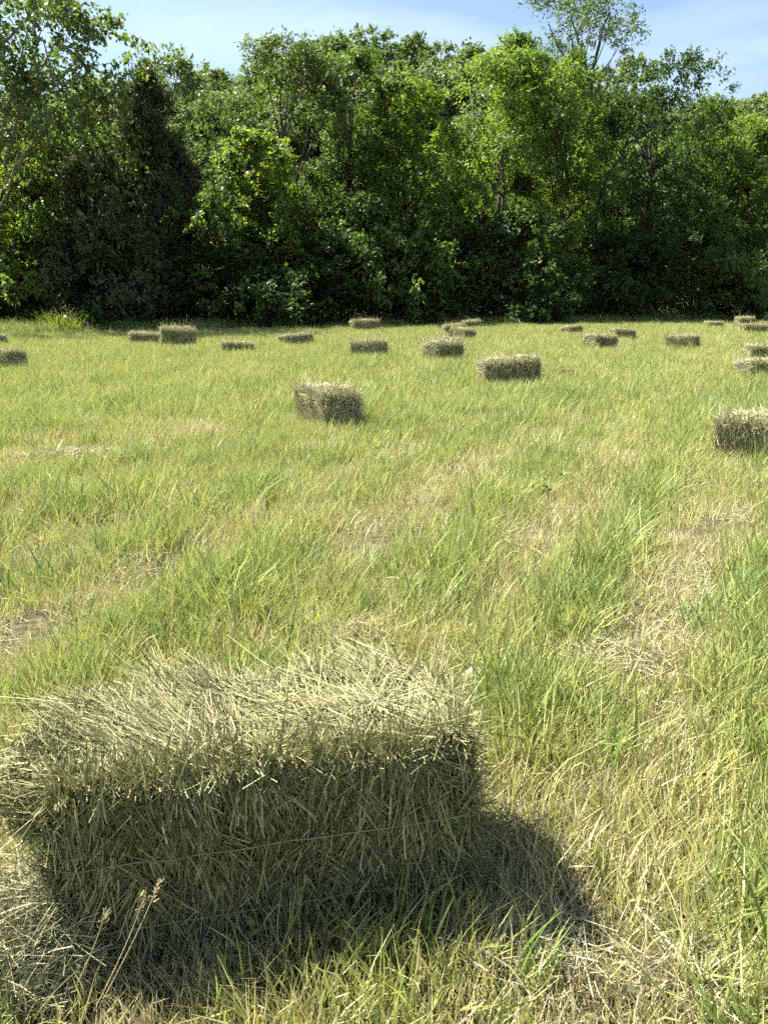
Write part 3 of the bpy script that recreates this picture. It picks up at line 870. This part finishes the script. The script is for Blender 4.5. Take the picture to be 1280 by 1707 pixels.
def cover(x, y):
    """how much grows here: thin spots and gaps down to the dark thatch"""
    c = np.clip((fbm(x * 2.3 + 11, y * 2.0 + 77, 3) - 0.36) * 5.5, 0.45, 1)
    for pts, w in BARE:
        c *= 1 - 0.72 * np.exp(-(polyline_dist(x, y, pts) / w) ** 2)
    return c


def clump(r, n, rad, hr, wr, lean, bend, segs=3, taper=0.9):
    th = r.random(n) * 6.28; rr = rad * np.sqrt(r.random(n))
    pos = np.stack([np.cos(th) * rr, np.sin(th) * rr, np.zeros(n) - 0.01], 1)
    D = nrm(np.stack([r.normal(size=n) * lean + np.cos(th) * lean * 0.5, r.normal(size=n) * lean + np.sin(th) * lean * 0.5, np.ones(n)], 1))
    C = np.stack([r.normal(size=n), r.normal(size=n), -0.4 * np.abs(r.normal(size=n))], 1) * bend
    return strands(pos, D, r.uniform(hr[0], hr[1], n), r.uniform(wr[0], wr[1], n), C, segs, taper)


def litter(r, n, rad, Lr, wr, zr):
    th = r.random(n) * 6.28; rr = rad * np.sqrt(r.random(n)); a = r.random(n) * 6.28
    pos = np.stack([np.cos(th) * rr, np.sin(th) * rr, r.uniform(zr[0], zr[1], n)], 1)
    D = nrm(np.stack([np.cos(a), np.sin(a), r.normal(size=n) * 0.18], 1))
    L = r.uniform(*Lr, n)
    return strands(pos - D * (L / 2)[:, None], D, L, r.uniform(*wr, n), r.normal(size=(n, 3)) * np.array([0.35, 0.35, 0.12]), 3, 0.2)


def source(name, VQ, mat):
    o = bpy.data.objects.new(name, quads_mesh(name, *VQ, mat))
    return o           # never linked: it only feeds the instancing below


def scatter(name, x, y, z, rot, scl, tint, sources, label, catg):
    me = bpy.data.meshes.new(name)
    n = len(x)
    me.vertices.add(n)
    me.vertices.foreach_set('co', np.stack([x, y, z], 1).astype(np.float32).ravel())
    for an, ty, key, data in (('rot', 'FLOAT_VECTOR', 'vector', rot), ('scl', 'FLOAT_VECTOR', 'vector', scl), ('tint', 'FLOAT', 'value', tint),
                              ('pick', 'INT', 'value', rng.integers(0, len(sources), n))):
        a = me.attributes.new(an, ty, 'POINT')
        a.data.foreach_set(key, np.ascontiguousarray(data, dtype=np.int32 if ty == 'INT' else np.float32).ravel())
    o = obj(name, me, label=label, cat=catg, kind='stuff')
    ng = bpy.data.node_groups.new(name + '_nodes', 'GeometryNodeTree')
    ng.interface.new_socket('Geometry', in_out='INPUT', socket_type='NodeSocketGeometry')
    ng.interface.new_socket('Geometry', in_out='OUTPUT', socket_type='NodeSocketGeometry')
    N, Lk = ng.nodes, ng.links
    gi, go = N.new('NodeGroupInput'), N.new('NodeGroupOutput')
    iop = N.new('GeometryNodeInstanceOnPoints')
    jn = N.new('GeometryNodeJoinGeometry')
    for s in sources:
        oi = N.new('GeometryNodeObjectInfo'); oi.inputs['Object'].default_value = s
        oi.inputs['As Instance'].default_value = False
        g2 = N.new('GeometryNodeGeometryToInstance')
        Lk.new(oi.outputs['Geometry'], g2.inputs[0]); Lk.new(g2.outputs[0], jn.inputs[0])
    def attr(nm, ty):
        a = N.new('GeometryNodeInputNamedAttribute'); a.data_type = ty; a.inputs['Name'].default_value = nm
        return next(s_ for s_ in a.outputs if s_.enabled and s_.name == 'Attribute')
    Lk.new(gi.outputs[0], iop.inputs['Points']); Lk.new(jn.outputs[0], iop.inputs['Instance'])
    iop.inputs['Pick Instance'].default_value = True
    Lk.new(attr('pick', 'INT'), iop.inputs['Instance Index'])
    Lk.new(attr('rot', 'FLOAT_VECTOR'), iop.inputs['Rotation'])
    Lk.new(attr('scl', 'FLOAT_VECTOR'), iop.inputs['Scale'])
    Lk.new(iop.outputs[0], go.inputs[0])
    md = o.modifiers.new('scatter', 'NODES'); md.node_group = ng
    return o


def sample(d0, d1, n, r, power=1.0):
    """points on the ground between distances d0..d1 inside a wide view wedge; density falls as d**-power"""
    out_x, out_y, tot = [], [], 0
    while tot < n:
        u = r.random(n)
        e = 2 - power
        d = (d0 ** e + u * (d1 ** e - d0 ** e)) ** (1 / e) if abs(e) > 1e-6 else d0 * (d1 / d0) ** u
        hw = 0.62 * d + 1.0
        keep = r.random(n) < hw / (0.62 * d + 1.0 * d / d0)
        x = (r.random(n) * 2 - 1) * hw
        x, d = x[keep], d[keep]
        out_x.append(x); out_y.append(d); tot += len(x)
    return np.concatenate(out_x)[:n], np.concatenate(out_y)[:n]


def not_in_bales(x, y, m=0.0, clear=0.0):
    k = np.ones(len(x), bool)
    for cx, cy_, a, b, t in foot:
        dx, dy = x - cx, y - cy_
        lx = dx * math.cos(t) + dy * math.sin(t); ly = -dx * math.sin(t) + dy * math.cos(t)
        k &= ~((np.abs(lx) < a - m) & (np.abs(ly) < b - m))
        if clear:
            k &= ~((np.abs(lx) < a + 0.02) & (ly < 0) & (ly > -b - clear)) | (rng.random(len(x)) < 0.12)
    return k


def in_field(x, y, extra=0.0):
    return y < edge_d(px_of(x, y)) + extra


def euler(r, n, tilt=0.12):
    return np.stack([r.normal(size=n) * tilt, r.normal(size=n) * tilt, r.random(n) * 6.28], 1)


r = np.random.default_rng(201)
src_stub = [source('stubble_patch', clump(r, 250, 0.21, (0.03, 0.12), (0.0024, 0.0058), 0.24, 0.24, 2), M['stubble']) for _ in range(6)]
src_green = [source('green_patch', clump(r, 70, 0.13, (0.07, 0.20), (0.0036, 0.0085), 0.20, 0.28, 3), M['green']) for _ in range(6)]
src_tuft = [source('tuft_clump', clump(r, 18, 0.06, (0.13, 0.31), (0.005, 0.0115), 0.17, 0.28, 4), M['tuft']) for _ in range(6)]
src_mid = [source('meadow_patch', clump(r, 120, 0.36, (0.06, 0.24), (0.0055, 0.012), 0.24, 0.28, 2), M['green']) for _ in range(6)]
src_lit = [source('straw_litter', litter(r, 70, 0.22, (0.03, 0.15), (0.0016, 0.0036), (0.004, 0.045)), M['litter']) for _ in range(6)]
src_tall = [source('tall_clump', clump(r, 130, 0.6, (0.2, 0.6), (0.007, 0.016), 0.2, 0.3, 3), M['green']) for _ in range(4)]

# short stubble, near
x, y = sample(0.6, 9.0, 2100, r, 1.1)
k = not_in_bales(x, y, 0.02) & (r.random(len(x)) < cover(x, y)); x, y = x[k], y[k]
g_ = greenness(x, y); n = len(x)
s = r.uniform(0.75, 1.3, n) * (1 + 0.25 * np.clip(g_, -0.5, 1)) * (1 + 0.05 * y)
scatter('stubble_grass', x, y, gh(x, y), euler(r, n), np.stack([s, s, s], 1), np.clip(0.17 + 0.30 * g_ + r.normal(size=n) * 0.10, 0, 0.5), src_stub,
        'short straw-coloured mown stubble covering the near field', 'stubble')
# greener blades
x, y = sample(0.6, 12.0, 5200, r, 1.0)
g_ = greenness(x, y)
k = not_in_bales(x, y, 0.0, 0.16) & (r.random(len(x)) < np.clip(0.40 + 0.9 * g_, 0.05, 1) * cover(x, y)); x, y, g_ = x[k], y[k], g_[k]; n = len(x)
s = r.uniform(0.7, 1.25, n) * (1 + 0.45 * np.clip(g_, -0.5, 1))
scatter('green_grass', x, y, gh(x, y), euler(r, n, 0.15), np.stack([s, s, s], 1), np.clip(0.10 + 0.25 * g_ + r.normal(size=n) * 0.10, 0, 0.5), src_green,
        'fresh green grass blades regrowing through the stubble', 'grass')
# lush tufts
x, y = sample(0.7, 14.0, 10000, r, 0.9)
g_ = greenness(x, y)
k = not_in_bales(x, y, -0.02, 0.22) & (r.random(len(x)) < np.clip(-0.08 + 0.95 * g_, 0.03, 1) * cover(x, y)); x, y, g_ = x[k], y[k], g_[k]; n = len(x)
s = r.uniform(0.6, 1.2, n)
scatter('grass_tufts', x, y, gh(x, y), euler(r, n, 0.16), np.stack([s, s, s], 1), np.clip(0.10 + r.normal(size=n) * 0.12, 0, 0.5), src_tuft,
        'taller tufts of broad bright green grass blades', 'grass')
# meadow beyond
x, y = sample(5.5, 47.0, 16000, r, 0.6)
k = not_in_bales(x, y, 0.0) & in_field(x, y, 2.0) & (r.random(len(x)) < 0.35 + 0.65 * cover(x, y)); x, y = x[k], y[k]
g_ = greenness(x, y); n = len(x)
s = r.uniform(0.7, 1.2, n) * (0.62 + 0.38 * np.clip((y - 5) / 6, 0, 1)) * (1 + 0.3 * np.clip(g_, -0.6, 0.8))
rot = euler(r, n, 0.12); rot[:, 1] += 0.18 * 0
scatter('meadow_grass', x, y, gh(x, y), rot, np.stack([s, s, s], 1), np.clip(0.10 + 0.05 * np.clip((y - 6) / 8, 0, 1) + 0.26 * g_ + r.normal(size=n) * 0.09, 0, 0.5), src_mid,
        'pale green meadow grass around the scattered bales', 'grass')
# loose straw lying about
x, y = sample(0.6, 9.0, 1500, r, 1.1)
g_ = greenness(x, y)
k = not_in_bales(x, y, 0.0) & (r.random(len(x)) < np.clip(0.38 - 0.8 * g_, 0.04, 1) * cover(x, y) * np.clip((y - 0.8) / 2.2, 0.3, 1)); x, y = x[k], y[k]; n = len(x)
s = r.uniform(0.6, 1.3, n)
scatter('loose_straw', x, y, gh(x, y), euler(r, n, 0.06), np.stack([s, s, s], 1), np.zeros(n), src_lit,
        'loose dry straw lying scattered over the stubble', 'straw')
# unmown tall grass along the foot of the wood
pxs = r.uniform(-260, 1560, 2600); d = edge_d(pxs) + 0.4 + 7.5 * r.random(2600) ** 0.9 + 2.4 * (fbm(pxs * 0.02, pxs * 0 + 3, 3) - 0.5)
x = (pxs - 640) / F * (d * CP + CAMH * SP); n = len(x)
s = r.uniform(0.6, 1.25, n)
scatter('tall_grass', x, d, gh(x, d), euler(r, n, 0.1), np.stack([s, s, s], 1), np.clip(0.40 + r.normal(size=n) * 0.1, 0, 0.5), src_tall,
        'unmown tall dark grass along the foot of the wood', 'grass')

# ------------------------------------------------------------------ single plants and hay heaps
def heap(px, py, rad, n, hgt, label, name='hay_heap', Lr=(0.08, 0.24), wr=(0.002, 0.004), mat='litter', seed=1, squash=0.6, flat=0.22):
    r = np.random.default_rng(seed)
    x, y = P(px, py)
    th = r.random(n) * 6.28; rr = np.sqrt(r.random(n))
    zz = hgt * (1 - rr ** 2) * r.random(n) + 0.02 + 0.03 * r.random(n)
    pos = np.stack([np.cos(th) * rr * rad, np.sin(th) * rr * rad * squash, zz], 1)
    a = r.normal(0.5, 0.9, n)
    D = nrm(np.stack([np.cos(a), np.sin(a), r.normal(size=n) * flat], 1)); L = r.uniform(*Lr, n)
    V, Qq = strands(pos - D * (L / 2)[:, None], D, L, r.uniform(*wr, n), r.normal(size=(n, 3)) * np.array([0.3, 0.3, 0.1]), 3, 0.25)
    obj(name, quads_mesh(name, V, Qq, M[mat]), label=label, cat='hay', kind='stuff', loc=(x, y, float(gh(x, y))))


heap(18, 1610, 0.24, 5200, 0.26, 'bright heap of loose hay at the frayed end of the big bale', seed=1, mat='hay_sunlit_tone', Lr=(0.04, 0.13), wr=(0.0013, 0.0028), squash=0.8, flat=0.9)
heap(1015, 1105, 0.24, 520, 0.04, 'matted patch of grey dry hay beside a lush grass strip', seed=2)
heap(590, 1065, 0.22, 260, 0.03, 'dark matted patch of dry hay just behind the big bale', seed=3)
heap(130, 772, 0.55, 900, 0.08, 'flattened streak of pale dry hay in the open field', seed=4, wr=(0.004, 0.009))
heap(937, 631, 0.3, 500, 0.16, 'small crumbled lump of hay near the long sagging bale', seed=5, wr=(0.004, 0.009), mat='hay')
heap(880, 1590, 0.2, 330, 0.02, 'combed swath of pale straw beyond the big bale shadow', seed=6, wr=(0.0018, 0.0035))
heap(1180, 1650, 0.16, 260, 0.04, 'few long bleached straws lying in dry stubble', seed=7, Lr=(0.12, 0.3))


def stalk(px0, py0, px1, py1, d_off, label, seed):
    """dry seed stalk leaning from its foot pixel to its tip"""
    r = np.random.default_rng(seed)
    x, y = P(px0, py0)
    tip = np.array(at(px1, py1, y + d_off)); b = np.array([x, y, 0.0])
    root = obj('seed_stalk', None, label=label, cat='grass stalk', group='dry seed stalks before the big bale', loc=(x, y, 0))
    v = tip - b
    s = np.linspace(0, 1, 9)[:, None]
    pth = v * s + np.array([0.02, 0, 0.03]) * np.sin(np.pi * s)
    obj('stem', quads_mesh('stem', *tube(pth, np.linspace(0.0016, 0.0007, 9), 5), M['seed'], True), root)
    n = 34
    t = r.uniform(0.76, 1.0, n)
    pos = v * t[:, None] + np.array([0.02, 0, 0.03]) * np.sin(np.pi * t)[:, None] + r.normal(size=(n, 3)) * 0.004
    D = nrm(nrm(v[None, :]) + r.normal(size=(n, 3)) * 0.5)
    obj('seed_head', quads_mesh('seed_head', *strands(pos, D, r.uniform(0.006, 0.015, n), r.uniform(0.0012, 0.0025, n), r.normal(size=(n, 3)) * 0.1, 1, 0.6), M['seed']), root, kind='stuff')


stalk(112, 1640, 190, 1430, 0.02, 'tallest dry seed stalk leaning in front of the frayed end of big bale', 1)
stalk(160, 1690, 268, 1465, 0.02, 'dry seed stalk with curled head crossing the big bale foot', 2)
stalk(150, 1700, 243, 1488, 0.0, 'thinner dry seed stalk close beside the curled one', 3)
stalk(110, 1680, 175, 1520, 0.0, 'short dry seed stalk without a full head', 4)


def blade_tuft(px, py, n, h, w, lean, label, seed, mat='weed', name='grass_tuft'):
    r = np.random.default_rng(seed)
    x, y = P(px, py)
    root = obj(name, None, label=label, cat='grass tuft', loc=(x, y, float(gh(x, y)) - 0.005))
    for _ in range(n):
        a = r.random() * 6.28
        D = nrm(np.array([[math.cos(a) * lean + r.normal() * 0.05, math.sin(a) * lean * 0.6, 1.0]]))
        V, Qq = strands(np.array([[math.cos(a), math.sin(a), 0]]) * 0.008, D, np.array([h * r.uniform(0.6, 1.0)]), np.array([w * r.uniform(0.7, 1.1)]),
                        np.array([[math.cos(a) * 0.15, math.sin(a) * 0.15, -0.08]]) * r.random() * 1.5, 6, 0.92, np.array([[0.1 * r.normal(), 1.0, 0.0]]))
        obj('blade', quads_mesh('blade', V, Qq, M[mat], True), root)


blade_tuft(703, 1590, 6, 0.17, 0.013, 0.10, 'upright broad-bladed green shoot in front of the big bale', 1)
blade_tuft(1005, 1480, 7, 0.13, 0.010, 0.35, 'green tuft at the tip of the big bale shadow', 2)
blade_tuft(1150, 1600, 6, 0.12, 0.010, 0.3, 'green tuft with one broad pale blade in dry stubble', 3)
blade_tuft(1262, 1560, 6, 0.16, 0.010, 0.3, 'dark green arching tuft in dry stubble', 4)
blade_tuft(968, 1215, 9, 0.20, 0.011, 0.22, 'dark green tuft just in front of the grey hay patch', 5)
blade_tuft(885, 1175, 12, 0.26, 0.011, 0.25, 'tall lush green tuft in the strip beyond the big bale', 6)
blade_tuft(1090, 1185, 7, 0.14, 0.010, 0.3, 'small green tuft beside the grey hay patch', 7)


def weed(px, py, h, nl, ls, label, seed, mat='weed'):
    r = np.random.default_rng(seed)
    x, y = P(px, py)
    root = obj('leafy_weed', None, label=label, cat='weed', loc=(x, y, float(gh(x, y)) - 0.01))
    for st in range(2):
        lean = np.array([r.normal() * 0.25, r.normal() * 0.15, 1.0]); s = np.linspace(0, 1, 7)[:, None]
        pth = lean * h * (1 - 0.3 * st) * s + np.array([0.03 * r.normal(), 0.02, 0]) * s ** 2
        obj('stem', quads_mesh('stem', *tube(pth, np.linspace(0.0022, 0.001, 7), 5), M[mat], True), root)
        for q in range(nl):
            t = 0.2 + 0.8 * (q + 0.5) / nl
            b = np.array([np.interp(t, s[:, 0], pth[:, i]) for i in range(3)])
            a = q * 2.4 + r.random()
            ax = np.array([[math.cos(a), math.sin(a), 0.45]])
            z = ls * r.uniform(0.6, 1.1)
            me = leaves_mesh('leaf', (b + nrm(ax)[0] * z * 0.5)[None, :], ax, np.array([[r.normal() * 0.3, -0.5, 1.0]]), np.array([z]), 0.5, M[mat], np.array([0.2]), 0.1)
            obj('leaf', me, root)


weed(395, 1640, 0.13, 7, 0.035, 'small leafy weed climbing before the big bale front', 11)
weed(640, 790, 0.38, 10, 0.09, 'leafy weed standing in the green strip behind the shaggy bale', 12)
weed(900, 835, 0.34, 10, 0.08, 'leafy dark weed in the green strip across the field', 13)

# crumpled bleached leaf behind the bale
r = np.random.default_rng(31)
x, y = P(778, 1120, 0.06)
gx, gy = np.meshgrid(np.linspace(-1, 1, 9), np.linspace(-1, 1, 7), indexing='ij')
pv = np.stack([gx * 0.055, gy * 0.032 * np.sqrt(np.clip(1.05 - gx ** 2, 0, 1)), 0.05 + 0.03 * gx + (fbm(gx * 2.2 + 4, gy * 2.2, 3) - 0.5) * 0.075], 2)
top_ = pv.reshape(-1, 3); bot = top_ - np.array([0, 0, 0.002])
i, j = np.meshgrid(np.arange(8), np.arange(6), indexing='ij')
q = np.stack([i * 7 + j, (i + 1) * 7 + j, (i + 1) * 7 + j + 1, i * 7 + j + 1], 2).reshape(-1, 4)
o = obj('dead_leaf', quads_mesh('dead_leaf', np.concatenate([top_, bot]), np.concatenate([q, q[:, ::-1] + len(top_)]), M['pale_leaf']),
        label='crumpled bleached dead leaf caught in grass behind the big bale', cat='leaf', loc=(x, y, 0.0))
o.rotation_euler = (0.3, 0.1, 0.5)

# weedy clump catching the sun at the wood edge, left
x, y = P(112, 556)
r = np.random.default_rng(41)
root = obj('weed_clump', None, label='tall seeding weed clump catching sun at the wood edge', cat='weed', loc=(x, y, float(gh(x, y))))
V, Qq = clump(r, 900, 0.75, (0.5, 1.25), (0.008, 0.016), 0.32, 0.35, 3)
obj('stems', quads_mesh('stems', V, Qq, M['leaf_bright']), root, kind='stuff')
n = 200
th = r.random(n) * 6.28; rr = 0.75 * np.sqrt(r.random(n))
pos = np.stack([np.cos(th) * rr, np.sin(th) * rr, 0.55 + 0.75 * r.random(n) * (1 - rr / 1.2)], 1)
D = nrm(r.normal(size=(n, 3)) * 0.5 + np.array([0, 0, 1.0]))
obj('seed_heads', quads_mesh('seed_heads', *strands(pos, D, r.uniform(0.05, 0.12, n), r.uniform(0.008, 0.018, n), r.normal(size=(n, 3)) * 0.1, 1, 0.5), M['seed']), root, kind='stuff')
